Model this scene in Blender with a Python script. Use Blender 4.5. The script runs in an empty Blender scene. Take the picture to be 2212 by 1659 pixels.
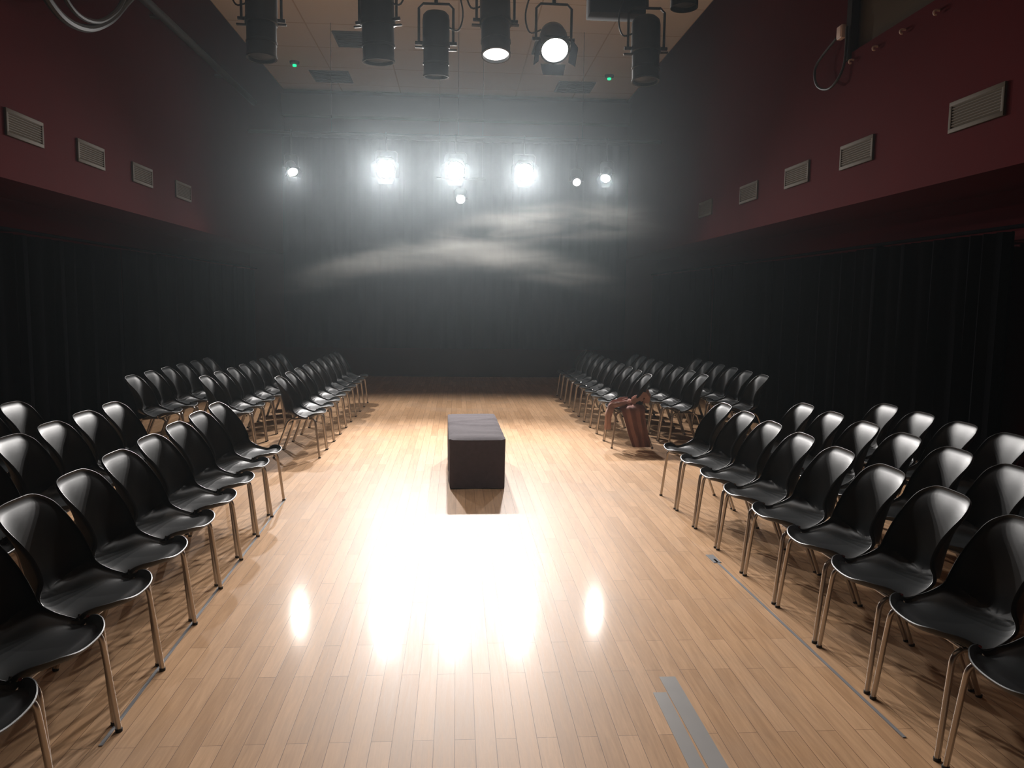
import bpy, bmesh, math, random
from mathutils import Vector, Matrix, noise
random.seed(4)
S = bpy.context.scene
COL = S.collection
PI = math.pi

# ------------------------------------------------------------------ camera
PITCH, YAW, ROLL = -0.1037, 0.0695, 0.0132
F = Vector((math.sin(YAW)*math.cos(PITCH), math.cos(YAW)*math.cos(PITCH), math.sin(PITCH)))
Rt = Vector((math.cos(YAW), -math.sin(YAW), 0)); U = Rt.cross(F)
r = Rt*math.cos(ROLL) + U*math.sin(ROLL); u = -Rt*math.sin(ROLL) + U*math.cos(ROLL)
cam_data = bpy.data.cameras.new('camera'); cam = bpy.data.objects.new('camera', cam_data); COL.objects.link(cam)
cam.matrix_world = Matrix(((r.x, u.x, -F.x, 0), (r.y, u.y, -F.y, 0), (r.z, u.z, -F.z, 1.65), (0, 0, 0, 1)))
cam_data.sensor_width = 36; cam_data.lens = 1725/2212*36; cam_data.clip_start = .05; cam_data.clip_end = 100
S.camera = cam

# ------------------------------------------------------------------ world, exposure
w = bpy.data.worlds.new('world'); S.world = w; w.use_nodes = True
w.node_tree.nodes['Background'].inputs[0].default_value = (.5, .55, .7, 1)
w.node_tree.nodes['Background'].inputs[1].default_value = 0.0
S.view_settings.view_transform = 'Standard'; S.view_settings.look = 'None'
S.view_settings.exposure = 0.0; S.view_settings.gamma = 1.0; S.view_settings.use_curve_mapping = False
S.cycles.max_bounces = 6; S.cycles.volume_bounces = 1; S.cycles.sample_clamp_indirect = 6.0
S.cycles.volume_max_steps = 48; S.cycles.volume_step_rate = 2.0

HAZE = dict(density=0.0018, aniso=0.86)
P_BACK, P_SIDE, P_NEAR = 1420.0, 380.0, 80.0
WARM, COOL = (1.0, .86, .72), (1.0, .96, .93)

# ------------------------------------------------------------------ materials
def mat(name, color, rough=.6, metal=0.0, spec=.5, emis=None, estr=0.0, coat=0.0):
    m = bpy.data.materials.new(name); m.use_nodes = True
    b = m.node_tree.nodes['Principled BSDF']
    b.inputs['Base Color'].default_value = (*color, 1); b.inputs['Roughness'].default_value = rough
    b.inputs['Metallic'].default_value = metal; b.inputs['Specular IOR Level'].default_value = spec
    b.inputs['Coat Weight'].default_value = coat
    if emis: b.inputs['Emission Color'].default_value = (*emis, 1); b.inputs['Emission Strength'].default_value = estr
    return m
def N(m, t, **kw):
    n = m.node_tree.nodes.new(t)
    for k, v in kw.items():
        if k in n.inputs: n.inputs[k].default_value = v
        else: setattr(n, k, v)
    return n
def L(m, a, b): m.node_tree.links.new(a, b)
def noisy(m, scale=40, amount=.15, bump=.0, bscale=None, coords='Object'):
    """small colour variation and bump driven by a noise texture"""
    b = m.node_tree.nodes['Principled BSDF']; c = b.inputs['Base Color'].default_value[:]
    tc = N(m, 'ShaderNodeTexCoord'); nz = N(m, 'ShaderNodeTexNoise', Scale=scale, Detail=4.0)
    L(m, tc.outputs[coords], nz.inputs['Vector'])
    r_ = N(m, 'ShaderNodeValToRGB')
    r_.color_ramp.elements[0].color = (*[x*(1-amount) for x in c[:3]], 1); r_.color_ramp.elements[1].color = (*[x*(1+amount) for x in c[:3]], 1)
    L(m, nz.outputs['Fac'], r_.inputs['Fac']); L(m, r_.outputs['Color'], b.inputs['Base Color'])
    if bump:
        n2 = N(m, 'ShaderNodeTexNoise', Scale=bscale or scale*3, Detail=3.0); L(m, tc.outputs[coords], n2.inputs['Vector'])
        bp = N(m, 'ShaderNodeBump', Strength=bump, Distance=.002); L(m, n2.outputs['Fac'], bp.inputs['Height']); L(m, bp.outputs['Normal'], b.inputs['Normal'])
    return m

M_floor = mat('parquet', (.4, .24, .13), .23, spec=.10, coat=.10)
def build_floor_mat(m):
    b = m.node_tree.nodes['Principled BSDF']
    tc = N(m, 'ShaderNodeTexCoord'); mp = N(m, 'ShaderNodeMapping'); mp.inputs['Rotation'].default_value = (0, 0, PI/2)
    L(m, tc.outputs['Object'], mp.inputs['Vector'])
    br = N(m, 'ShaderNodeTexBrick', offset=.37, squash=1.0)
    for k, v in {'Color1': (.70, .45, .27, 1), 'Color2': (.56, .345, .195, 1), 'Mortar': (.17, .09, .05, 1), 'Scale': 1.0, 'Mortar Size': .0012, 'Mortar Smooth': .3, 'Bias': 0.0, 'Brick Width': .85, 'Row Height': .078}.items():
        br.inputs[k].default_value = v
    L(m, mp.outputs['Vector'], br.inputs['Vector'])
    mp2 = N(m, 'ShaderNodeMapping'); mp2.inputs['Scale'].default_value = (22, 1.4, 1); L(m, tc.outputs['Object'], mp2.inputs['Vector'])
    gr = N(m, 'ShaderNodeTexNoise', Scale=2.2, Detail=6.0, Roughness=.65); gr.inputs['Distortion'].default_value = .6; L(m, mp2.outputs['Vector'], gr.inputs['Vector'])
    rp = N(m, 'ShaderNodeValToRGB'); rp.color_ramp.elements[0].position = .3; rp.color_ramp.elements[0].color = (.72, .68, .64, 1); rp.color_ramp.elements[1].position = .75; rp.color_ramp.elements[1].color = (1.1, 1.08, 1.05, 1)
    L(m, gr.outputs['Fac'], rp.inputs['Fac'])
    mx = N(m, 'ShaderNodeMix', data_type='RGBA', blend_type='MULTIPLY'); mx.inputs[0].default_value = .8
    L(m, br.outputs['Color'], mx.inputs[6]); L(m, rp.outputs['Color'], mx.inputs[7])
    # scuffs and worn places
    sc = N(m, 'ShaderNodeTexNoise', Scale=1.3, Detail=5.0); L(m, tc.outputs['Object'], sc.inputs['Vector'])
    mx2 = N(m, 'ShaderNodeMix', data_type='RGBA', blend_type='MIX'); mx2.inputs[7].default_value = (.44, .33, .25, 1)
    r2 = N(m, 'ShaderNodeValToRGB'); r2.color_ramp.elements[0].position = .5; r2.color_ramp.elements[0].color = (0, 0, 0, 1); r2.color_ramp.elements[1].position = .8; r2.color_ramp.elements[1].color = (.5, .5, .5, 1)
    L(m, sc.outputs['Fac'], r2.inputs['Fac']); L(m, r2.outputs['Color'], mx2.inputs[0]); L(m, mx.outputs[2], mx2.inputs[6]); L(m, mx2.outputs[2], b.inputs['Base Color'])
    b.inputs['Coat Roughness'].default_value = .115
    rr = N(m, 'ShaderNodeMapRange'); rr.inputs['To Min'].default_value = .36; rr.inputs['To Max'].default_value = .48
    L(m, gr.outputs['Fac'], rr.inputs['Value']); L(m, rr.outputs['Result'], b.inputs['Roughness'])
    bp = N(m, 'ShaderNodeBump', Strength=.25, Distance=.0015); bp.invert = True; L(m, br.outputs['Fac'], bp.inputs['Height'])
    bp2 = N(m, 'ShaderNodeBump', Strength=.12, Distance=.002); L(m, gr.outputs['Fac'], bp2.inputs['Height']); L(m, bp.outputs['Normal'], bp2.inputs['Normal']); L(m, bp2.outputs['Normal'], b.inputs['Normal'])
build_floor_mat(M_floor)
M_red = noisy(mat('red_paint', (.045, .0018, .0026), .9, spec=.03), 3, .12, .15, 60)
M_ceil = mat('ceiling_board', (.75, .68, .62), .8)
def build_ceil(m):
    b = m.node_tree.nodes['Principled BSDF']; tc = N(m, 'ShaderNodeTexCoord')
    br = N(m, 'ShaderNodeTexBrick', offset=0.0)
    for k, v in {'Color1': (.84, .82, .81, 1), 'Color2': (.81, .79, .78, 1), 'Mortar': (.60, .54, .50, 1), 'Scale': 1.0, 'Mortar Size': .012, 'Brick Width': 1.2, 'Row Height': 1.2}.items(): br.inputs[k].default_value = v
    L(m, tc.outputs['Object'], br.inputs['Vector']); L(m, br.outputs['Color'], b.inputs['Base Color'])
build_ceil(M_ceil)
M_black_wall = noisy(mat('black_paint', (.018, .016, .016), .9, spec=.1), 6, .2)
M_velvet = noisy(mat('black_drape', (.0035, .0035, .004), 1.0, spec=.0), 60, .25, .2, 300)
M_greyband = mat('grey_steel_paint', (.08, .085, .095), .6)
M_shell = noisy(mat('black_plastic', (.013, .015, .016), .39, spec=.36), 90, .08, .18, 900)
M_chrome = mat('chrome', (.62, .60, .58), .18, 1.0)
M_steel = mat('satin_steel_tube', (.50, .46, .42), .28, 1.0)
M_rubber = mat('black_rubber', (.02, .02, .02), .7)
M_cloth = noisy(mat('dark_plum_cloth', (.075, .058, .068), .92, spec=.2), 25, .2, .35, 260)
M_coat = noisy(mat('rust_brown_cloth', (.31, .165, .14), .9, spec=.2), 14, .25, .4, 120)
M_coat_lining = noisy(mat('dusty_pink_lining', (.50, .32, .28), .85, spec=.2), 14, .15, .3, 120)
M_lamp = mat('black_lamp_metal', (.02, .024, .026), .5, spec=.3)
M_hw = mat('dark_hardware', (.025, .025, .028), .55, spec=.25)
M_grille = mat('beige_grille', (.075, .062, .045), .7, spec=.05)
M_grille_in = mat('painted_duct_shade', (.03, .025, .02), .8)
M_tape = mat('grey_tape', (.20, .20, .21), .6)
M_hatch = noisy(mat('grey_blue_floor_board', (.36, .35, .34), .3), 8, .1)
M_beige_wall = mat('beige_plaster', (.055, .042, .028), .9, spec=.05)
M_panel = mat('dark_ceiling_vent', (.05, .055, .06), .6)
M_green = mat('green_led', (0, .2, .1), .4, emis=(0.0, 1.0, .35), estr=1.3)
M_cable = mat('black_cable', (.012, .012, .012), .6)
M_white_box = mat('cream_plastic', (.5, .38, .33), .5)
def lens_mat(name, col, s): return mat(name, (.8, .8, .8), .1, emis=col, estr=s)
M_lens_hot = lens_mat('lit_lens_blazing', (1, .97, .94), 90)
M_lens_side = lens_mat('lit_lens_side', (1, .98, .96), 9)
M_lens_dim = lens_mat('lit_lens_faint', (1, .98, .96), 1.2)
M_lens_near = lens_mat('lit_lens_close', (1, .98, .97), 25)
M_lens_mid = lens_mat('lit_lens_soft', (1, .95, .92), 2.2)
M_lens_glint = lens_mat('faint_lens', (1, .97, .95), .12)
M_lens_off = mat('dark_lens', (.03, .032, .035), .35, spec=.2)

# ------------------------------------------------------------------ mesh helpers
def link(name, bm, m, parent=None, smooth=True, bevel=0):
    me = bpy.data.meshes.new(name); bmesh.ops.recalc_face_normals(bm, faces=bm.faces); bm.to_mesh(me); bm.free()
    for mm in (m if isinstance(m, (list, tuple)) else [m]): me.materials.append(mm)
    if smooth:
        for p in me.polygons: p.use_smooth = True
        me.set_sharp_from_angle(angle=math.radians(42))
    o = bpy.data.objects.new(name, me); COL.objects.link(o)
    if parent: o.parent = parent
    return o
def bx(bm, a, b, bevel=0.0, mi=0):
    cs = [(x, y, z) for x in (a[0], b[0]) for y in (a[1], b[1]) for z in (a[2], b[2])]
    v = [bm.verts.new(c) for c in cs]
    fs = [bm.faces.new([v[i] for i in q]) for q in ((0, 1, 3, 2), (4, 6, 7, 5), (0, 4, 5, 1), (2, 3, 7, 6), (0, 2, 6, 4), (1, 5, 7, 3))]
    for f in fs: f.material_index = mi
    if bevel: bmesh.ops.bevel(bm, geom=list({e for f in fs for e in f.edges}), offset=bevel, segments=2, affect='EDGES', profile=.5)
def tube(bm, pts, rad, seg=10, closed_ends=True, ring=False):
    pts = [Vector(p) for p in pts]; n = len(pts); rings = []
    rads = rad if isinstance(rad, (list, tuple)) else [rad]*n
    t0 = (pts[1]-pts[0]).normalized(); up = Vector((0, 0, 1)) if abs(t0.z) < .9 else Vector((1, 0, 0))
    nrm = t0.cross(up).normalized()
    for i, p in enumerate(pts):
        a = pts[max(i-1, 0)]; b = pts[min(i+1, n-1)]
        if ring: a = pts[(i-1) % n]; b = pts[(i+1) % n]
        t = (b-a).normalized(); nrm = (nrm - t*nrm.dot(t)).normalized(); bn = t.cross(nrm)
        rings.append([bm.verts.new(p + (nrm*math.cos(2*PI*k/seg) + bn*math.sin(2*PI*k/seg))*rads[i]) for k in range(seg)])
    for i in range(n if ring else n-1):
        A, B = rings[i], rings[(i+1) % n]
        for k in range(seg): bm.faces.new((A[k], A[(k+1) % seg], B[(k+1) % seg], B[k]))
    if closed_ends and not ring: bm.faces.new(rings[0][::-1]); bm.faces.new(rings[-1])
def lathe(bm, prof, seg=28, c=(0, 0, 0)):
    rings = []
    for (rr, z) in prof:
        if rr < 1e-5: rings.append([bm.verts.new((c[0], c[1], c[2]+z))])
        else: rings.append([bm.verts.new((c[0]+rr*math.cos(2*PI*k/seg), c[1]+rr*math.sin(2*PI*k/seg), c[2]+z)) for k in range(seg)])
    for A, B in zip(rings, rings[1:]):
        for k in range(seg):
            j = (k+1) % seg
            if len(A) == 1 and len(B) == 1: continue
            if len(A) == 1: bm.faces.new((A[0], B[j], B[k]))
            elif len(B) == 1: bm.faces.new((A[k], A[j], B[0]))
            else: bm.faces.new((A[k], A[j], B[j], B[k]))
def smooth_path(pts, n=6):
    pts = [Vector(p) for p in pts]; out = []
    for i in range(len(pts)-1):
        p0, p1, p2, p3 = pts[max(i-1, 0)], pts[i], pts[i+1], pts[min(i+2, len(pts)-1)]
        for k in range(n):
            t = k/n
            out.append(.5*((2*p1)+(-p0+p2)*t+(2*p0-5*p1+4*p2-p3)*t*t+(-p0+3*p1-3*p2+p3)*t**3))
    out.append(pts[-1]); return out
def tag(o, label=None, cat=None, group=None, kind=None):
    if label: o['label'] = label
    if cat: o['category'] = cat
    if group: o['group'] = group
    if kind: o['kind'] = kind
    return o
def empty(name, loc, rot=(0, 0, 0)):
    o = bpy.data.objects.new(name, None); COL.objects.link(o); o.location = loc; o.rotation_euler = rot; o.empty_display_size = .1; return o
def struct(name, bm, m, label=None, smooth=False):
    o = link(name, bm, m, smooth=smooth); o['kind'] = 'structure'
    if label: o['label'] = label
    return o
def copy_tree(o, parent=None):
    c = o.copy(); COL.objects.link(c)
    if parent: c.parent = parent
    for ch in list(o.children): copy_tree(ch, c)
    return c

# ------------------------------------------------------------------ the room
XU, XL, ZS, ZC, YF, YB = 3.6, 4.35, 2.57, 5.93, -3.0, 17.3
bm = bmesh.new(); bx(bm, (-XL-.2, YF-.2, -.15), (XL+.2, YB+.2, 0)); struct('floor', bm, M_floor)
bm = bmesh.new(); bx(bm, (-XL-.2, YF-.2, ZC), (XL+.2, YB+.2, ZC+.15)); struct('ceiling', bm, M_ceil)
bm = bmesh.new(); bx(bm, (-XL-.2, YF, 0), (-XL, YB, ZS)); bx(bm, (-XL-.2, YF, ZS), (-XU, YB, ZC)); struct('wall_left', bm, M_red)
bm = bmesh.new()
bx(bm, (XL, YF, 0), (XL+.2, YB, ZS))
bx(bm, (XU, YF, ZS), (XL+.2, YB, 3.96)); bx(bm, (XU, 7.42, 3.96), (XL+.2, YB, ZC))
struct('wall_right', bm, M_red)
bm = bmesh.new(); bx(bm, (XU+.07, YF, 3.96), (XL+.2, 7.42, ZC)); struct('wall_recess', bm, M_beige_wall)
bm = bmesh.new(); bx(bm, (XU-.02, 7.38, 3.9), (XU+.05, 7.47, ZC)); struct('trim_1', bm, M_black_wall)
bm = bmesh.new(); bx(bm, (-XL-.2, YB, 0), (XL+.2, YB+.2, ZC)); struct('wall_back', bm, M_red)
bm = bmesh.new(); bx(bm, (-XL-.2, YF-.2, 0), (XL+.2, YF, ZC)); struct('wall_front', bm, M_black_wall)
# dark steel border right under the far end of the ceiling and a paler rail below it
bm = bmesh.new(); bx(bm, (-XU, YB-.25, 5.38), (XU, YB, 5.80)); struct('trim_2', bm, M_greyband)
bm = bmesh.new(); bx(bm, (-XU, YB-.16, 4.95), (XU, YB, 5.05)); struct('trim_3', bm, M_hw)

# ------------------------------------------------------------------ drapes
def drape(name, p0, p1, z0, z1, folds, amp, label, group, cat='drape', seed=0):
    p0, p1 = Vector(p0), Vector(p1); d = (p1-p0); n = Vector((-d.y, d.x)).normalized()
    rnd = random.Random(seed); ph = rnd.random()*6
    nu = folds*6; nz = 7; bm = bmesh.new(); g = [[], []]
    for s in (0, 1):
        for i in range(nu+1):
            t = i/nu; colv = []
            for j in range(nz+1):
                h = j/nz
                a = amp*(1.15-.35*h)*(math.sin(t*folds*2*PI+ph)+.35*math.sin(t*folds*4.7*PI+ph*2+h*.7))
                q = p0 + d*t + n*(a + (s-.5)*.008)
                colv.append(bm.verts.new((q.x, q.y, z0+(z1-z0)*h)))
            g[s].append(colv)
    for s in (0, 1):
        for i in range(nu):
            for j in range(nz): bm.faces.new((g[s][i][j], g[s][i+1][j], g[s][i+1][j+1], g[s][i][j+1]))
    for i in range(nu):
        for j in (0, nz): bm.faces.new((g[0][i][j], g[0][i+1][j], g[1][i+1][j], g[1][i][j]))
    for j in range(nz):
        for i in (0, nu): bm.faces.new((g[0][i][j], g[0][i][j+1], g[1][i][j+1], g[1][i][j]))
    o = link(name, bm, M_velvet); tag(o, label, cat, group); return o
def seq(a, b, n): return [(a+(b-a)*i/n, a+(b-a)*(i+1)/n) for i in range(n)]
for i, (a, b) in enumerate(seq(-2.8, 17.0, 6)):
    drape('stage_drape', (-4.15-.06*(i % 2), a-.03), (-4.15-.06*(i % 2), b+.03), .03, 2.22, 14, .035, 'tall black pleated drape on a rail behind the chairs facing the coat', 'black drapes along the wall facing the coat', seed=i)
for i, (a, b) in enumerate(seq(5.8, 12.72, 3)+[(13.12, 17.0)]):
    drape('stage_drape', (4.15+.06*(i % 2), a-(.03 if i % 4 else 0)), (4.15+.06*(i % 2), b+(.03 if i < 2 else 0)), .03, 2.22, 14, .035,
          'black pleated drape on a rail behind the coat side chairs' if i < 3 else 'last black drape on the coat side, past the narrow red gap',
          'black drapes along the coat side wall', seed=10+i)
for i, (a, b) in enumerate(seq(-3.55, 3.55, 3)):
    drape('backdrop_drape', (a-.05, 17.05+.07*(i % 2)), (b+.05, 17.05+.07*(i % 2)), .62, 4.93, 12, .012,
          ['black backdrop drape across the far end, panel facing away from the coat side', 'central black backdrop drape across the far end behind the middle lamp', 'black backdrop drape across the far end, panel on the coat side'][i], 'backdrop drapes across the far end', seed=20+i)
def rail(name, pts, rad, m, label, cat, group=None, brackets=()):
    e = empty(name, pts[0]); bm = bmesh.new(); tube(bm, [Vector(p)-Vector(pts[0]) for p in pts], rad, 12)
    link('pipe', bm, m, e)
    for q in brackets:
        bm = bmesh.new(); q0 = Vector(q[0])-Vector(pts[0]); q1 = Vector(q[1])-Vector(pts[0]); tube(bm, [q0, q1], rad*.55, 8); link('bracket', bm, m, e)
    tag(e, label, cat, group); return e
rail('drape_rail', [(-4.15, -2.8, 2.25), (-4.15, 17.0, 2.25)], .016, M_velvet, 'thin dark rail carrying the drapes facing the coat', 'rail', brackets=[((-4.15, y, 2.25), (-4.35, y, 2.25)) for y in (0, 4, 8, 12, 16)])
rail('drape_rail', [(4.15, 3.5, 2.25), (4.15, 17.0, 2.25)], .016, M_velvet, 'thin dark rail carrying the drapes on the coat side', 'rail', brackets=[((4.15, y, 2.25), (4.35, y, 2.25)) for y in (4, 8, 12, 16)])
rail('wall_pipe', [(-3.45, 6.5, 4.87), (-3.45, 14.2, 4.93)], .05, M_rubber, 'long dark pipe running high along the red wall facing the coat', 'pipe', brackets=[((-3.45, y, 4.9), (-3.6, y, 4.9)) for y in (7.5, 10, 12.5)])

# ------------------------------------------------------------------ wall grilles
def grille(name, x, y, z, ly, hz, side, label, group, cavity=False):
    e = empty(name, (x, y, z)); s = side
    bm = bmesh.new(); f = .03
    for a, b in (((-ly/2, -hz/2), (ly/2, -hz/2+f)), ((-ly/2, hz/2-f), (ly/2, hz/2)), ((-ly/2, -hz/2+f), (-ly/2+f, hz/2-f)), ((ly/2-f, -hz/2+f), (ly/2, hz/2-f))):
        bx(bm, (min(0, s*.018), a[0], a[1]), (max(0, s*.018), b[0], b[1]), .002)
    link('grille_frame', bm, M_grille, e)
    bm = bmesh.new(); bx(bm, (min(0, s*.003), -ly/2+f, -hz/2+f), (max(0, s*.003), ly/2-f, hz/2-f)); link('duct_shade_plate', bm, M_grille_in, e, smooth=False)  # solid plate, its dark colour stands in for the shade inside the duct
    bm = bmesh.new(); n = 8
    for i in range(n):
        zz = -hz/2+f+(hz-2*f)*(i+.5)/n; h = (hz-2*f)/n*.36
        v = [bm.verts.new(c) for c in ((s*.004, -ly/2+f, zz-h), (s*.004, ly/2-f, zz-h), (s*.015, ly/2-f, zz+h), (s*.015, -ly/2+f, zz+h))]
        v2 = [bm.verts.new((q.co.x, q.co.y, q.co.z+.005)) for q in v]
        bm.faces.new(v); bm.faces.new(v2[::-1])
        for k in range(4): bm.faces.new((v[k], v[(k+1) % 4], v2[(k+1) % 4], v2[k]))
    link('louvre', bm, M_grille, e, smooth=False)
    tag(e, label, 'vent', group)
ords = ['first', 'second', 'third', 'fourth', 'fifth', 'sixth', 'seventh', 'eighth', 'ninth', 'tenth']
for i, y in enumerate((7.08, 8.29, 9.58, 10.95)):
    grille('wall_vent', -XU, y, 3.02, .58, .215, 1, f'beige louvred vent, {ords[i]} from the camera on the red wall facing the coat', 'vents on the red wall facing the coat')
for i, y in enumerate((5.49, 7.17, 8.45, 9.86, 11.59)):
    grille('wall_vent', XU, y, 3.02, .60, .22, -1, f'beige louvred vent, {ords[i]} from the camera on the coat side red wall', 'vents on the coat side red wall')
# ceiling panels and green indicator lights
for (x, y, l) in ((-2.45, 16.2, 'dark square ceiling vent beside the green light facing the coat side'), (-1.74, 13.9, 'dark ceiling vent partly behind the tilted spotlight'),
                  (2.32, 16.4, 'dark ceiling vent beside the green light on the coat side'), (1.56, 13.95, 'dark ceiling vent behind the blazing close spotlight')):
    e = empty('ceiling_vent', (x, y, ZC)); sx = .37 if abs(x) > 2 else .3
    bm = bmesh.new(); bx(bm, (-sx, -.4, -.02), (sx, .4, 0), .004); link('vent_plate', bm, M_panel, e)
    bm = bmesh.new()
    for k in range(7): bx(bm, (-sx+.04, -.34+k*.105, -.032), (sx-.04, -.31+k*.105, -.02))
    link('slat', bm, M_panel, e, smooth=False); tag(e, l, 'vent', 'ceiling vents')
for x, y, l in ((-2.98, 15.3, 'small green light on the ceiling, on the side facing the coat'), (2.85, 15.5, 'small green light on the ceiling, on the coat side')):
    e = empty('exit_indicator', (x, y, ZC)); bm = bmesh.new(); lathe(bm, [(0, 0), (.09, 0), (.085, -.04), (.04, -.055), (0, -.055)], 20); link('base', bm, M_panel, e)
    bm = bmesh.new(); lathe(bm, [(0, -.055), (.036, -.055), (.034, -.085), (0, -.098)], 16); link('led', bm, M_green, e); tag(e, l, 'indicator light', 'green ceiling lights')
# hooks, junction box and cables on the upper walls
for y, z, l in ((6.02, 3.86, 'fourth'), (6.48, 3.87, 'third'), (6.91, 3.87, 'second'), (7.33, 3.88, 'first')):
    bm = bmesh.new(); tube(bm, smooth_path([(0, 0, 0), (-.03, 0, 0), (-.045, 0, -.012), (-.04, 0, -.03), (-.025, 0, -.03)], 3), .009, 8); o = link('wall_hook', bm, M_white_box)
    o.location = (XU, y, z); tag(o, f'small pale hook under the wall recess, {l} from its far corner', 'hook', 'hooks under the recess')
e = empty('junction_box', (XU, 7.55, 4.19)); bm = bmesh.new(); bx(bm, (-.05, -.05, -.06), (0, .05, .06), .008); link('box_body', bm, M_white_box, e)
bm = bmesh.new(); bx(bm, (-.056, -.04, -.05), (-.05, .04, .05), .003); link('box_cover', bm, M_white_box, e); tag(e, 'small pale junction box on the red wall by the recess edge', 'junction box')
def cable(name, pts, rad, label, n=8):
    bm = bmesh.new(); tube(bm, smooth_path(pts, n), rad, 8); o = link(name, bm, M_cable); tag(o, label, 'cable'); return o
cable('cable', [(3.55, 7.6, 4.15), (3.5, 7.9, 3.98), (3.5, 7.85, 3.78), (3.52, 7.6, 3.7), (3.56, 7.44, 3.86), (3.56, 7.42, 4.2)], .012, 'thin black cable looping below the junction box')
cable('cable', [(-3.33, 6.5, 4.6), (-3.33, 6.8, 4.17), (-3.33, 7.2, 3.98), (-3.33, 7.7, 4.03), (-3.35, 8.25, 4.28), (-3.4, 8.8, 4.64), (-3.42, 9.1, 4.84)], .035, 'thick black cable drooping from the high wall pipe, lower loop')
cable('cable', [(-3.30, 6.85, 4.6), (-3.30, 7.05, 4.27), (-3.30, 7.4, 4.08), (-3.30, 7.85, 4.14), (-3.33, 8.35, 4.4), (-3.38, 8.75, 4.7), (-3.40, 9.0, 4.86)], .022, 'black cable drooping from the high wall pipe, upper thinner loop')

# ------------------------------------------------------------------ floor markings
def strip(name, p0, p1, wd, m, label, cat, group=None, th=.003):
    p0, p1 = Vector((*p0, 0)), Vector((*p1, 0)); d = (p1-p0).normalized(); n = Vector((-d.y, d.x, 0))*wd/2; bm = bmesh.new()
    b = [p0-n, p1-n, p1+n, p0+n]; lo = [bm.verts.new(q) for q in b]; hi = [bm.verts.new(q+Vector((0, 0, th))) for q in b]
    bm.faces.new(lo[::-1]); bm.faces.new(hi)
    for k in range(4): bm.faces.new((lo[k], lo[(k+1) % 4], hi[(k+1) % 4], hi[k]))
    o = link(name, bm, m, smooth=False); tag(o, label, cat, group); return o
strip('floor_tape', (-1.30, 2.88), (-1.405, 6.58), .014, M_tape, 'thin grey tape line along the chair feet facing the coat side', 'tape', 'tape lines on the floor')
strip('floor_tape', (1.725, 2.80), (1.672, 4.93), .014, M_tape, 'thin grey tape line along the near coat side chair feet', 'tape', 'tape lines on the floor')
strip('floor_tape', (1.672, 4.86), (1.668, 5.02), .05, M_tape, 'short grey tape patch at the end of the long tape line', 'tape')
strip('floor_board', (.847, .4), (.869, 3.19), .058, M_hatch, 'grey blue floor strip, shorter board nearer the middle of the floor', 'floor board', 'grey boards let into the parquet')
strip('floor_board', (.952, .4), (.938, 3.33), .072, M_hatch, 'grey blue floor strip, longer board nearer the chairs', 'floor board', 'grey boards let into the parquet')

# ------------------------------------------------------------------ chair
ROWS = [  # y, z, half width, edge dy, edge dz of the one-piece seat and back
 (.194, .4370, .025, .0, .0),
 (.193, .4375, .060, -.001, -.000), (.192, .4385, .095, -.004, -.001), (.188, .440, .128, -.007, -.001), (.180, .441, .158, -.010, -.002), (.167, .441, .184, -.012, -.003),
 (.148, .440, .206, -.012, -.005), (.122, .438, .224, -.006, -.010), (.095, .436, .236, 0, -.020), (.070, .434, .243, 0, -.026), (.040, .431, .245, 0, -.018), (.005, .428, .244, .0, .000),
 (-.035, .425, .241, .004, .022), (-.075, .424, .236, .014, .044), (-.112, .427, .229, .034, .062), (-.145, .437, .220, .062, .072), (-.168, .455, .211, .086, .072), (-.183, .482, .203, .104, .060),
 (-.194, .520, .197, .114, .044), (-.205, .570, .193, .112, .028), (-.217, .625, .191, .098, .018), (-.230, .680, .190, .074, .008), (-.243, .728, .190, .050, 0),
 (-.254, .760, .188, .036, -.004), (-.2625, .780, .180, .028, -.008), (-.269, .793, .168, .022, -.010), (-.2735, .802, .148, .016, -.010), (-.276, .807, .118, .008, -.008), (-.2775, .809, .072, .002, -.003)]
def fine_rows(n=3):
    out = []
    for i in range(len(ROWS)-1):
        q = [ROWS[max(i-1, 0)], ROWS[i], ROWS[i+1], ROWS[min(i+2, len(ROWS)-1)]]
        for k in range(n):
            t = k/n
            out.append(tuple(.5*(2*b+(c-a)*t+(2*a-5*b+4*c-d)*t*t+(3*b-a-3*c+d)*t**3) for a, b, c, d in zip(*q)))
    return out+[ROWS[-1]]
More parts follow.
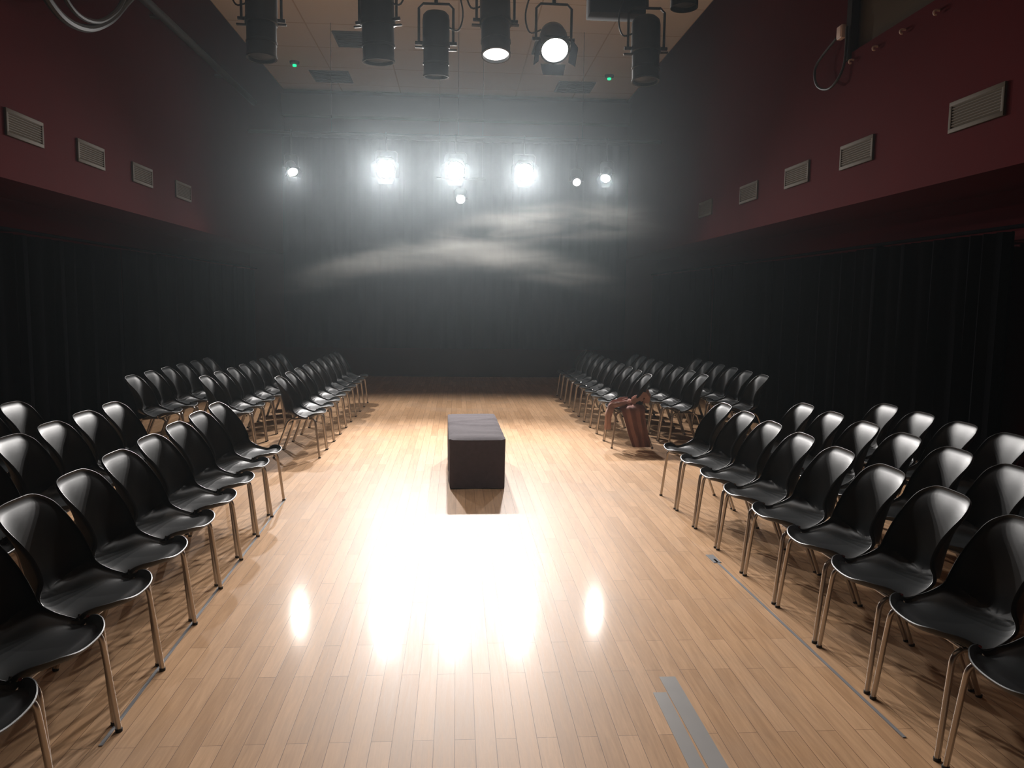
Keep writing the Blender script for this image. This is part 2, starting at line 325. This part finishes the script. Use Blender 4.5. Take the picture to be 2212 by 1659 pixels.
def shell_bm():
    """one-piece shell: a surface bent along the profile of ROWS, cut to a smooth closed outline, with a turned-over lip"""
    F_ = fine_rows(4); vs = [0.0]
    for p, q in zip(F_, F_[1:]): vs.append(vs[-1]+math.hypot(q[0]-p[0], q[1]-p[1]))
    Lv = vs[-1]
    def at(v):
        v = min(max(v, 0), Lv); i = 0
        while i < len(vs)-2 and vs[i+1] < v: i += 1
        t = (v-vs[i])/max(vs[i+1]-vs[i], 1e-9)
        return [p*(1-t)+q*t for p, q in zip(F_[i], F_[i+1])]
    def pos(x, v):
        y, z, hw, ey, ez = at(v)
        # carry on straight past either end
        if v < 0: a_, b_ = F_[0], F_[3]; d = Vector((a_[0]-b_[0], a_[1]-b_[1])).normalized(); y += d.x*-v; z += d.y*-v
        if v > Lv: a_, b_ = F_[-1], F_[-6]; d = Vector((a_[0]-b_[0], a_[1]-b_[1])).normalized(); y += d.x*(v-Lv); z += d.y*(v-Lv)
        hh = max(hw, .17); a = min(abs(x)/hh, 1.0); k = a**(2.6 if z < .45 else 3.4)
        dish = -.012*(1-min(1, a))**.7*max(0, 1-((y-.02)/.15)**2)
        return Vector((x, y+ey*k, z+ez*k+dish))
    def nrm(x, v):
        e = .006; n = (pos(x+e, v)-pos(x-e, v)).cross(pos(x, v+e)-pos(x, v-e))
        return n.normalized()
    side = [(p[2]-.006, v) for p, v in zip(F_, vs)]
    poly = [(0, -.001)]+side+[(0, Lv+.001)]+[(-x, v) for x, v in reversed(side)]
    # even resampling, then a little rounding
    seg = [math.dist(poly[i], poly[(i+1) % len(poly)]) for i in range(len(poly))]; tot = sum(seg); M_ = 150; out = []; i = 0; acc = 0
    for n in range(M_):
        d = tot*n/M_
        while acc+seg[i] < d: acc += seg[i]; i += 1
        t = (d-acc)/max(seg[i], 1e-9); p, q = poly[i], poly[(i+1) % len(poly)]; out.append((p[0]+(q[0]-p[0])*t, p[1]+(q[1]-p[1])*t))
    for _ in range(8): out = [tuple(out[n][c]*.5+(out[n-1][c]+out[(n+1) % M_][c])*.25 for c in (0, 1)) for n in range(M_)]
    vc = Lv*.47; NR = 18; bm = bmesh.new(); T, B = [], []
    c0 = pos(0, vc); n0 = nrm(0, vc); tc, bc = bm.verts.new(c0), bm.verts.new(c0-n0*.006)
    for r_ in range(1, NR+1):
        f = (r_/NR)**.9; ring = [(x*f, vc+(v-vc)*f) for x, v in out]
        T.append([bm.verts.new(pos(x, v)) for x, v in ring]); B.append([bm.verts.new(pos(x, v)-nrm(x, v)*.006) for x, v in ring])
    for n in range(M_):
        m2 = (n+1) % M_
        bm.faces.new((tc, T[0][n], T[0][m2])); bm.faces.new((bc, B[0][m2], B[0][n]))
        for k in range(NR-1):
            bm.faces.new((T[k][n], T[k+1][n], T[k+1][m2], T[k][m2])); bm.faces.new((B[k][n], B[k][m2], B[k+1][m2], B[k+1][n]))
    prof = ((.0035, .0003), (.008, .0018), (.0120, .0052), (.0140, .010), (.0143, .016), (.0118, .0168), (.0085, .0125))
    rings = []
    for n, (x, v) in enumerate(out):
        p = pos(x, v); nn = nrm(x, v); t = (pos(*out[(n+1) % M_])-pos(*out[n-1])).normalized(); o2 = t.cross(nn).normalized()
        if o2.dot(p-T[NR-3][n].co) < 0: o2 = -o2
        sc = 1+.75*min(1, max(0, (p.y+.02)/.12))
        rings.append([T[-1][n]]+[bm.verts.new(p+o2*a_*sc-nn*b_*sc) for a_, b_ in prof]+[B[-1][n]])
    for n in range(M_):
        A, C = rings[n], rings[(n+1) % M_]
        for q in range(len(A)-1): bm.faces.new((A[q], C[q], C[q+1], A[q+1]))
    return bm
def make_chair():
    e = empty('shell_chair', (0, 0, 0))
    link('seat_shell', shell_bm(), M_shell, e).data.shade_smooth()
    for s in (-1, 1):
        for fr in (1, -1):
            bm = bmesh.new()
            p = smooth_path([(s*.228, .198, .004), (s*.214, .165, .30), (s*.208, .150, .385), (s*.200, .115, .408)], 4) if fr > 0 else \
                smooth_path([(s*.228, -.268, .004), (s*.212, -.165, .27), (s*.205, -.125, .370), (s*.198, -.085, .400)], 4)
            tube(bm, p, .011, 10); lg = link('leg', bm, M_steel, e)
            bm = bmesh.new(); q = p[0]; tube(bm, [(q.x, q.y, .0), (q.x, q.y, .012)], .0135, 10); link('foot_cap', bm, M_rubber, lg)
        bm = bmesh.new(); tube(bm, smooth_path([(s*.200, .115, .408), (s*.197, .02, .409), (s*.198, -.085, .400)], 3), .0105, 8); link('side_rail', bm, M_steel, e)
        bm = bmesh.new(); tube(bm, smooth_path([(s*.200, .088, .410), (s*.225, .088, .416), (s*.245, .090, .424), (s*.2485, .092, .436), (s*.243, .092, .448)], 3), .0065, 8); link('link_hook', bm, M_chrome, e)
        bm = bmesh.new(); bx(bm, (min(s*.212, s*.244), -.088, .404), (max(s*.212, s*.244), -.066, .410), .001); link('link_plate', bm, M_chrome, e)
    for y, z in ((.10, .405), (-.085, .397)):
        bm = bmesh.new(); tube(bm, [(-.2, y, z), (.2, y, z)], .009, 8); link('cross_bar', bm, M_steel, e)
    return e
proto = make_chair(); used = [False]
def place_chair(x, y, rz, label, group):
    o = proto if not used[0] else copy_tree(proto); used[0] = True
    o.location = (x, y, 0); o.rotation_euler = (0, 0, rz); tag(o, label, 'chair', group); return o
PITCHY = .505
ROWN = ['front', 'second', 'third']
def block(x0s, y0, step, rz, counts, slope, where, grp):
    rnd = random.Random(hash(grp) % 7 if False else len(grp))
    for ri, x0 in enumerate(x0s):
        for k in range(counts[ri]):
            place_chair(x0+slope*k, y0+step*k, rz+rnd.uniform(-.006, .006),
                        f'black shell chair on steel legs, {ords[k]} from cross aisle, {ROWN[ri]} row, {where}', f'{grp}, {ROWN[ri]} row')
block((1.957, 2.645, 3.355), 6.66-PITCHY/2, -PITCHY, PI/2, (9, 7, 6), 0, 'near coat side', 'chairs near on the coat side')
block((-1.614, -2.40, -3.14), 6.55-PITCHY/2, -PITCHY, -PI/2-.037, (9, 6, 3), .0188, 'near drape side', 'chairs near on the side facing the coat')
block((1.957, 2.61, 3.32), 9.07, PITCHY, PI/2, (10, 8, 6), 0, 'far coat side', 'chairs far on the coat side')
block((-1.614, -2.38, -3.12), 8.51, PITCHY, -PI/2, (9, 8, 6), 0, 'far drape side', 'chairs far on the side facing the coat')

# ------------------------------------------------------------------ draped box
def draped_box():
    e = empty('draped_box', (.17, 7.66, 0), (0, 0, math.radians(1.0)))
    W, D, H = .50, 1.56, .452
    bm = bmesh.new(); bx(bm, (-W/2+.02, -D/2+.02, 0), (W/2-.02, D/2-.02, H-.02), .004); link('wooden_block', bm, M_black_wall, e)
    bm = bmesh.new(); nx, ny = 14, 36
    def top(i, j):
        x = -W/2+W*i/nx; y = -D/2+D*j/ny
        # round the vertical corners
        rc = .035; ax, ay = abs(x)-(W/2-rc), abs(y)-(D/2-rc)
        if ax > 0 and ay > 0:
            l = math.hypot(ax, ay)
            if l > rc: x = math.copysign(W/2-rc+ax*rc/l, x); y = math.copysign(D/2-rc+ay*rc/l, y)
        edge = min(W/2-abs(x), D/2-abs(y))
        z = H - .014*max(0, 1-edge/.03)**2
        z += .007*noise.noise(Vector((x*3, y*7, .3))) + .011*max(0, 1-abs((y-.12*math.sin(x*5)-.28)/.05)) + .009*max(0, 1-abs((y+.10*math.sin(x*6+1)-.08)/.04)) + .006*max(0, 1-abs((y-.22*x-.5)/.03))
        return Vector((x, y, z))
    g = [[bm.verts.new(top(i, j)) for j in range(ny+1)] for i in range(nx+1)]
    for i in range(nx):
        for j in range(ny): bm.faces.new((g[i][j], g[i+1][j], g[i+1][j+1], g[i][j+1]))
    loop = [(i, 0) for i in range(nx+1)]+[(nx, j) for j in range(1, ny+1)]+[(i, ny) for i in range(nx-1, -1, -1)]+[(0, j) for j in range(ny-1, 0, -1)]
    prev = [g[i][j] for i, j in loop]; nz = 9
    for k in range(1, nz+1):
        h = k/nz; cur = []
        for n, (i, j) in enumerate(loop):
            p = top(i, j); d = Vector((p.x*1.0, p.y*.32, 0)).normalized()
            side = .008*math.sin(n*.55+h)*h + .006*noise.noise(Vector((p.x*5, p.y*5, h*2)))
            inset = -.010*h if abs(p.y) > D/2-.05 else -.006*h
            q = p + d*(side+inset); q.z = (p.z)*(1-h) + .004*h + .004*(1+math.sin(n*.8))*h
            cur.append(bm.verts.new(q))
        m = len(loop)
        for n in range(m): bm.faces.new((prev[n], prev[(n+1) % m], cur[(n+1) % m], cur[n]))
        prev = cur
    link('cloth_cover', bm, M_cloth, e).data.shade_smooth()
    tag(e, 'low oblong box under a dark plum cloth, alone in the middle of the floor', 'box')
draped_box()

# ------------------------------------------------------------------ coat over the end chair
def sheet(path, widths, wdirs, name, m, parent, thick=.012, nu=12, seed=0, amp=.012, curl=.0):
    c = smooth_path(path, 5); n = len(c); nw = len(widths); bm = bmesh.new(); G = [[], []]
    for i, p in enumerate(c):
        f = i/(n-1)*(nw-1); a = int(min(f, nw-2)); t = f-a
        wd = widths[a]*(1-t)+widths[a+1]*t; d = (Vector(wdirs[a])*(1-t)+Vector(wdirs[a+1])*t).normalized()
        tg = (c[min(i+1, n-1)]-c[max(i-1, 0)]).normalized(); nn = d.cross(tg).normalized()
        for s in (0, 1):
            row = []
            for j in range(nu+1):
                v = j/nu-.5; q = p + d*wd*v
                off = amp*math.sin(v*17+seed)+amp*.9*noise.noise(Vector((v*5+seed, i*.22, seed)))*2 - curl*(2*v)**2
                th = thick*(1-(2*v)**4)*.5+.002
                row.append(bm.verts.new(q+nn*(off+(th if s else -th))))
            G[s].append(row)
    for s in (0, 1):
        for i in range(n-1):
            for j in range(nu): bm.faces.new((G[s][i][j], G[s][i][j+1], G[s][i+1][j+1], G[s][i+1][j]))
    for i in range(n-1):
        for j in (0, nu): bm.faces.new((G[0][i][j], G[1][i][j], G[1][i+1][j], G[0][i+1][j]))
    for j in range(nu):
        for i in (0, n-1): bm.faces.new((G[0][i][j], G[0][i][j+1], G[1][i][j+1], G[1][i][j]))
    o = link(name, bm, m, parent); o.data.shade_smooth(); return o
ce = empty('coat', (1.95, 8.95, .45)); O = Vector((1.95, 8.95, .45))
def rel(l): return [Vector(p)-O for p in l]
sheet(rel([(2.06, 9.22, .50), (2.0, 9.05, .485), (1.98, 8.90, .475), (1.98, 8.80, .455), (1.99, 8.765, .38), (2.025, 8.75, .22), (2.075, 8.72, .035)]), [.22, .27, .28, .24, .21], [(1, .1, .1)]*3+[(1, 0, 0)]*2, 'coat_body', M_coat, ce, .03, seed=1, amp=.010)
sheet(rel([(2.12, 9.05, .535), (2.0, 8.98, .515), (1.88, 8.90, .500), (1.77, 8.84, .495), (1.715, 8.80, .44), (1.70, 8.79, .34), (1.70, 8.79, .23)]), [.07, .10, .12, .13, .11], [(.2, 1, .1)]*2+[(.6, 1, 0)]*3, 'sleeve', M_coat_lining, ce, .05, seed=2, amp=.008)
sheet(rel([(2.02, 9.25, .515), (1.90, 9.15, .505), (1.80, 9.03, .495), (1.755, 8.93, .475), (1.735, 8.90, .40)]), [.12, .15, .13], [(.2, 1, 0)]*3, 'sleeve', M_coat, ce, .04, seed=3, amp=.010)
sheet(rel([(2.00, 8.90, .52), (2.07, 8.93, .56), (2.14, 8.97, .60), (2.18, 9.02, .58), (2.17, 9.04, .52)]), [.10, .17, .18], [(.3, 1, .2)]*3, 'collar', M_coat_lining, ce, .06, seed=4, amp=.016)
tag(ce, 'rust and pink coat dropped over the end chair seat, hem hanging to the floor', 'coat')

# ------------------------------------------------------------------ stage lamps
def build_lamp(name, kind, lens_m, Rr, Ln):
    """beam along local -Z, pivot at the yoke bolt; Rr body radius, Ln body length"""
    e = empty(name, (0, 0, 0)); body = empty('x', (0, 0, 0)); bpy.data.objects.remove(body)
    bm = bmesh.new(); h = Ln*.5
    if kind == 'profile':
        lathe(bm, [(0, h), (Rr*.75, h), (Rr*.95, h-.02), (Rr, h-.05), (Rr, .02), (Rr*1.04, .01), (Rr*1.04, -.02), (Rr*.9, -.025)], 28); link('lamp_housing', bm, M_lamp, e)
        bm = bmesh.new(); lathe(bm, [(Rr*.9, -.02), (Rr*.94, -.03), (Rr*.94, -h*.55), (Rr*.98, -h*.56), (Rr*.98, -h*.62), (Rr*.93, -h*.63), (Rr*.93, -h*.93), (Rr*.97, -h*.95), (Rr*.97, -h), (Rr*.86, -h), (Rr*.86, -h+.03)], 28); link('lens_barrel', bm, M_lamp, e)
        for s, zz in ((1, -.03), (-1, -.015)):
            bm = bmesh.new(); bx(bm, (s*Rr*.8 if s > 0 else -Rr*1.55, -.012, zz-.006), (Rr*1.55 if s > 0 else -Rr*.8, .012, zz+.004), .002); link('shutter_handle', bm, M_hw, e)
        lr, lz = Rr*.85, -h+.02
    elif kind == 'fresnel':
        lathe(bm, [(0, h), (Rr*.6, h), (Rr*.85, h-.03), (Rr, h-.09), (Rr, -h*.6), (Rr*1.06, -h*.62), (Rr*1.06, -h), (Rr*.92, -h), (Rr*.92, -h+.03)], 28); link('lamp_housing', bm, M_lamp, e)
        for k in range(4):
            a = k*PI/2; bm = bmesh.new(); c, s_ = math.cos(a), math.sin(a); wv = Rr*.9
            q = [(Rr*1.06, -wv, -h), (Rr*1.06, wv, -h), (Rr*1.45, wv*.8, -h-.07), (Rr*1.45, -wv*.8, -h-.07)]
            lo = [bm.verts.new((c*x-s_*y, s_*x+c*y, z)) for x, y, z in q]; hi = [bm.verts.new((c*(x+.003)-s_*y, s_*(x+.003)+c*y, z+.003)) for x, y, z in q]
            bm.faces.new(lo); bm.faces.new(hi[::-1])
            for i in range(4): bm.faces.new((lo[i], lo[(i+1) % 4], hi[(i+1) % 4], hi[i]))
            link('barn_door', bm, M_velvet, e)
        lr, lz = Rr*.91, -h+.008
    else:   # par can
        lathe(bm, [(0, h), (Rr*.45, h), (Rr*.6, h-.04), (Rr*.62, h*.5), (Rr, h*.1), (Rr, -h), (Rr*.94, -h), (Rr*.94, -h+.05)], 28); link('lamp_housing', bm, M_lamp, e)
        lr, lz = Rr*.93, -h+.03
    bm = bmesh.new(); lathe(bm, [(0, lz-Rr*.12), (lr*.5, lz-Rr*.09), (lr*.85, lz-Rr*.03), (lr, lz), (lr, lz+.006), (0, lz+.006)], 28); link('lens', bm, lens_m, e)
    # knobs where the yoke bolts on
    for s in (1, -1):
        bm = bmesh.new(); tube(bm, [(s*Rr*.98, 0, .01), (s*(Rr+.05), 0, .01)], .012, 10); link('tilt_knob', bm, M_hw, e)
    return e
def hang(e, pos, target, bar, Rr, yk, label, group, clamp_m=M_hw, cord=True):
    """place the lamp, its yoke and clamp under the bar; the yoke stays upright"""
    pos = Vector(pos); d = (Vector(target)-pos).normalized()
    q = d.to_track_quat('-Z', 'Y'); e.location = pos; e.rotation_mode = 'QUATERNION'; e.rotation_quaternion = q
    inv = q.inverted()
    def loc(p): return inv @ (Vector(p)-pos)
    ax = (q @ Vector((1, 0, 0))); ax.z = 0; ax.normalize()
    a = pos+ax*(Rr+.025); b = pos-ax*(Rr+.025); top = pos.z+yk
    path = [a, Vector((a.x, a.y, top-.03)), Vector((a.x, a.y, top))-ax*.03, Vector((b.x, b.y, top))+ax*.03, Vector((b.x, b.y, top-.03)), b]
    bm = bmesh.new(); tube(bm, [loc(p) for p in path], .009, 8); link('yoke', bm, clamp_m, e)
    c = Vector((pos.x, pos.y, top)); bm = bmesh.new()
    tube(bm, [loc(c), loc((pos.x, bar[0], bar[1]+.0))], .013, 8); link('hanging_bolt', bm, clamp_m, e)
    bm = bmesh.new(); pts = [loc(Vector((pos.x, bar[0]+.036*math.cos(t*PI/6), bar[1]+.036*math.sin(t*PI/6)))) for t in range(-3, 9)]
    tube(bm, pts, .011, 6); link('clamp', bm, clamp_m, e)
    if cord:
        bm = bmesh.new(); s = ax*(Rr+.06); p0 = pos+(q @ Vector((0, 0, .12)))
        tube(bm, [loc(p) for p in smooth_path([p0+ax*Rr*.8, p0+s+Vector((0, 0, -.02)), p0+s*1.2+Vector((0, 0, .10)), p0+s*.9+Vector((0, 0, .3)), Vector((pos.x, bar[0], bar[1]))+ax*.08], 5)], .006, 6)
        link('power_cord', bm, M_cable, e)
    tag(e, label, 'stage light', group)
def spot(parent, pos, target, power, cone, blend, rad, col):
    ld = bpy.data.lights.new('lamp_beam', 'SPOT'); ld.energy = power; ld.spot_size = math.radians(cone); ld.spot_blend = blend; ld.shadow_soft_size = rad; ld.color = col
    o = bpy.data.objects.new('lamp_beam', ld); COL.objects.link(o)
    d = (Vector(target)-Vector(pos)).normalized(); pos = Vector(pos)+d*.02
    o.location = pos; o.rotation_euler = d.to_track_quat('-Z', 'Y').to_euler()
    bpy.context.view_layer.update(); mw = o.matrix_world.copy(); o.parent = parent; o.matrix_parent_inverse = parent.matrix_world.inverted()
    return o
def lamp(kind, pos, target, bar, Rr, Ln, yk, lens_m, label, group, power=0, cone=60, blend=.4, col=COOL, name=None, rad=None, cord=True):
    e = build_lamp(name or {'profile': 'profile_spotlight', 'fresnel': 'stage_floodlight', 'par': 'par_can'}[kind], kind, lens_m, Rr, Ln)
    hang(e, pos, target, bar, Rr, yk, label, group, cord=cord)
    if power:
        d = (Vector(target)-Vector(pos)).normalized(); bpy.context.view_layer.update()
        spot(e, Vector(pos)+d*(Ln*.5+Rr*.13+.01), target, power, cone, blend, rad or Rr*.7, col)
    return e
GB = 'lamps on the far lighting bar'; BARF = (13.15, 4.25)
names = ['blazing white stage light on the far bar, next to the lamp hung lowest on its drape side', 'blazing white stage light in the middle of the far bar', 'blazing white stage light on the far bar, coat side of the middle one']
names[0] = 'blazing white stage light on the far bar, drape side of the middle one'
for i, x in enumerate((-1.147, -.040, 1.068)):
    lamp('fresnel', (x, 13.18, 3.76), (x*.9, 4.6, 0.0), BARF, .15, .32, .24, M_lens_hot, names[i], GB, P_BACK, 84, 1.0, COOL, rad=.07, cord=False)
lamp('fresnel', (-2.63, 13.12, 3.70), (-.9, 9.6, 0), BARF, .085, .24, .2, M_lens_side, 'small lit stage light at the drape side end of the far bar', GB, P_SIDE, 120, .8, cord=False)
lamp('fresnel', (2.41, 13.12, 3.72), (.9, 9.6, 0), BARF, .085, .24, .2, M_lens_side, 'small lit stage light at the coat side end of the far bar', GB, P_SIDE, 120, .8, cord=False)
lamp('par', (1.92, 13.15, 3.60), (1.5, 6.0, 1.0), BARF, .07, .22, .2, M_lens_dim, 'small faint lamp on the far bar between the bright row and its coat side end', GB, cord=False)
lamp('par', (.045, 13.30, 3.30), (0.1, 5.0, 1.3), (13.3, 3.62), .075, .22, .16, M_lens_side, 'small round white lamp hung below the middle stage light', GB, cord=False)
def bar(name, x0, x1, y, z, rad, label, drops):
    e = empty(name, (0, y, z)); bm = bmesh.new(); tube(bm, [(x0, 0, 0), (x1, 0, 0)], rad, 14); link('pipe', bm, M_hw, e)
    for x in drops:
        bm = bmesh.new(); tube(bm, [(x, 0, 0), (x, 0, ZC-z)], .004, 6); link('suspension_cable', bm, M_hw, e)
    tag(e, label, 'lighting bar'); return e
bar('lighting_bar', -3.3, 3.3, 13.15, 4.25, .025, 'far lighting bar carrying the row of blazing lamps', (-2, 0, 2))
bar('lighting_bar', -2.4, 2.4, 5.78, 4.22, .025, 'close lighting bar above the picture top holding the big black spotlights', (-2, 0, 2))
bar('lighting_bar', -.35, .45, 13.3, 3.62, .018, 'short pipe below the far bar holding the small round lamp', (-.3, .4))
GN = 'black spotlights on the close bar'; BN = (5.78, 4.22)
lamp('profile', (-1.325, 5.7, 3.50), (-1.30, 5.45, 0), BN, .105, .50, .30, M_lens_off, 'black spotlight at the drape side end of the close bar, glint on its lens', GN, 12, 60, .6, WARM)
lamp('profile', (-.55, 5.7, 3.52), (-.47, 5.9, 0), BN, .115, .52, .30, M_lens_off, 'tilted unlit black spotlight, second from the drape side end of the close bar', GN)
lamp('profile', (-.155, 5.7, 3.385), (-.15, 5.95, 0), BN, .092, .42, .27, M_lens_off, 'slim unlit black spotlight in the middle of the close bar', GN)
lamp('profile', (.25, 5.7, 3.55), (.30, 4.75, 0), BN, .105, .50, .30, M_lens_mid, 'black spotlight with a softly lit lens beside the blazing close lamp', GN, P_NEAR*1.3, 90, .6, COOL)
lamp('fresnel', (.655, 5.72, 3.45), (.70, 3.55, .9), BN, .098, .24, .24, M_lens_near, 'black stage light with a blazing white lens on the close bar', GN, P_NEAR*.6, 80, .6, COOL)
lamp('profile', (1.30, 5.7, 3.40), (1.28, 5.35, 0), BN, .100, .44, .28, M_lens_off, 'black spotlight at the coat side end of the close bar row', GN, 12, 60, .6, WARM)
lamp('par', (1.56, 5.7, 3.83), (1.58, 5.6, 0), BN, .095, .28, .22, M_lens_off, 'rounded bottom of a black can lamp poking in above the close row', GN)
e = empty('power_box', (1.12, 5.9, 3.78)); bm = bmesh.new(); bx(bm, (-.2, -.09, -.10), (.2, .09, .10), .008); link('box_body', bm, M_black_wall, e)
bm = bmesh.new(); [bx(bm, (x, -.03, .10), (x+.02, .03, .46), .002) for x in (-.12, .10)]; link('bracket', bm, M_hw, e); tag(e, 'flat black box hung on the close bar beside the end spotlight', 'box')

# ------------------------------------------------------------------ haze in the air
def haze():
    bm = bmesh.new(); bx(bm, (-XL+.01, YF+.02, .002), (XL-.01, YB-.02, ZC-.01)); m = bpy.data.materials.new('stage_haze'); m.use_nodes = True
    nt = m.node_tree; nt.nodes.clear(); out = nt.nodes.new('ShaderNodeOutputMaterial'); v = nt.nodes.new('ShaderNodeVolumeScatter')
    v.inputs['Density'].default_value = HAZE['density']; v.inputs['Anisotropy'].default_value = HAZE['aniso']; v.inputs['Color'].default_value = (.82, .94, 1, 1)
    nt.links.new(v.outputs[0], out.inputs['Volume']); o = link('stage_haze', bm, m, smooth=False)
    tag(o, 'thin stage haze filling the air of the room', 'haze', kind='stuff')
haze()
def smoke():
    # slow ribbons of smoke drifting in front of the far lamps
    def ribbon(x0, x1, xc, y0, z0, kz, rad, flat, dens, label):
        pts = [(x0+(x1-x0)*i/7, y0, z0-kz*(x0+(x1-x0)*i/7-xc)**2) for i in range(8)]
        c = smooth_path(pts, 6); bm = bmesh.new(); n = len(c); rings = []; seg = 14
        for i, p in enumerate(c):
            e = math.sin(PI*min(1, max(0, (i+.35)/(n-.3))))**.5; rr = rad
            t = (c[min(i+1, n-1)]-c[max(i-1, 0)]).normalized(); a = t.cross(Vector((0, 0, 1))).normalized(); b = Vector((0, 0, 1))
            rings.append([bm.verts.new(p+a*math.cos(2*PI*k/seg)*rr+b*math.sin(2*PI*k/seg)*rr*flat) for k in range(seg)])
        for A, B in zip(rings, rings[1:]):
            for k in range(seg): bm.faces.new((A[k], A[(k+1) % seg], B[(k+1) % seg], B[k]))
        bm.faces.new(rings[0][::-1]); bm.faces.new(rings[-1])
        m = bpy.data.materials.new('smoke'); m.use_nodes = True; nt = m.node_tree; nt.nodes.clear()
        out = nt.nodes.new('ShaderNodeOutputMaterial'); v = nt.nodes.new('ShaderNodeVolumeScatter'); v.inputs['Anisotropy'].default_value = .6
        v.inputs['Color'].default_value = (1, .96, .88, 1)
        tc = nt.nodes.new('ShaderNodeTexCoord'); mp = nt.nodes.new('ShaderNodeMapping'); mp.inputs['Scale'].default_value = (.6, 1.2, 3.2)
        nz = nt.nodes.new('ShaderNodeTexNoise'); nz.inputs['Scale'].default_value = 1.6; nz.inputs['Detail'].default_value = 3; nz.inputs['Distortion'].default_value = .8
        mr = nt.nodes.new('ShaderNodeMapRange'); mr.inputs['From Min'].default_value = .38; mr.inputs['From Max'].default_value = .75; mr.inputs['To Max'].default_value = dens
        nt.links.new(tc.outputs['Object'], mp.inputs[0]); nt.links.new(mp.outputs[0], nz.inputs['Vector']); nt.links.new(nz.outputs['Fac'], mr.inputs['Value'])
        def mth(op, a, b=None):
            q = nt.nodes.new('ShaderNodeMath'); q.operation = op
            for k, w_ in enumerate((a, b)):
                if w_ is None: continue
                if isinstance(w_, (int, float)): q.inputs[k].default_value = w_
                else: nt.links.new(w_, q.inputs[k])
            return q.outputs[0]
        sp = nt.nodes.new('ShaderNodeSeparateXYZ'); nt.links.new(tc.outputs['Object'], sp.inputs[0])
        dx = mth('SUBTRACT', sp.outputs[0], xc); zc = mth('SUBTRACT', z0, mth('MULTIPLY', kz, mth('MULTIPLY', dx, dx)))
        dz = mth('DIVIDE', mth('SUBTRACT', sp.outputs[2], zc), rad*flat); dy = mth('DIVIDE', mth('SUBTRACT', sp.outputs[1], y0), rad)
        ex = mth('DIVIDE', mth('SUBTRACT', sp.outputs[0], (x0+x1)/2), (x1-x0)/2)
        d2 = mth('ADD', mth('ADD', mth('MULTIPLY', dz, dz), mth('MULTIPLY', dy, dy)), mth('POWER', mth('ABSOLUTE', ex), 4))
        fall = mth('POWER', mth('MAXIMUM', mth('SUBTRACT', 1, d2), 0), 1.5)
        nt.links.new(mth('MULTIPLY', mr.outputs['Result'], fall), v.inputs['Density']); nt.links.new(v.outputs[0], out.inputs['Volume'])
        o = link('smoke_wisp', bm, m); tag(o, label, 'smoke', 'smoke drifting below the far lamps', 'stuff')
    ribbon(-2.7, 2.7, 0, 10.8, 2.24, .085, .55, .55, .085, 'pale arc of smoke hanging under the blazing far lamps')
    ribbon(-.9, 3.5, 2.4, 11.95, 2.84, .045, .5, .75, .10, 'pale drift of smoke below the coat side end of the far bar')
smoke()
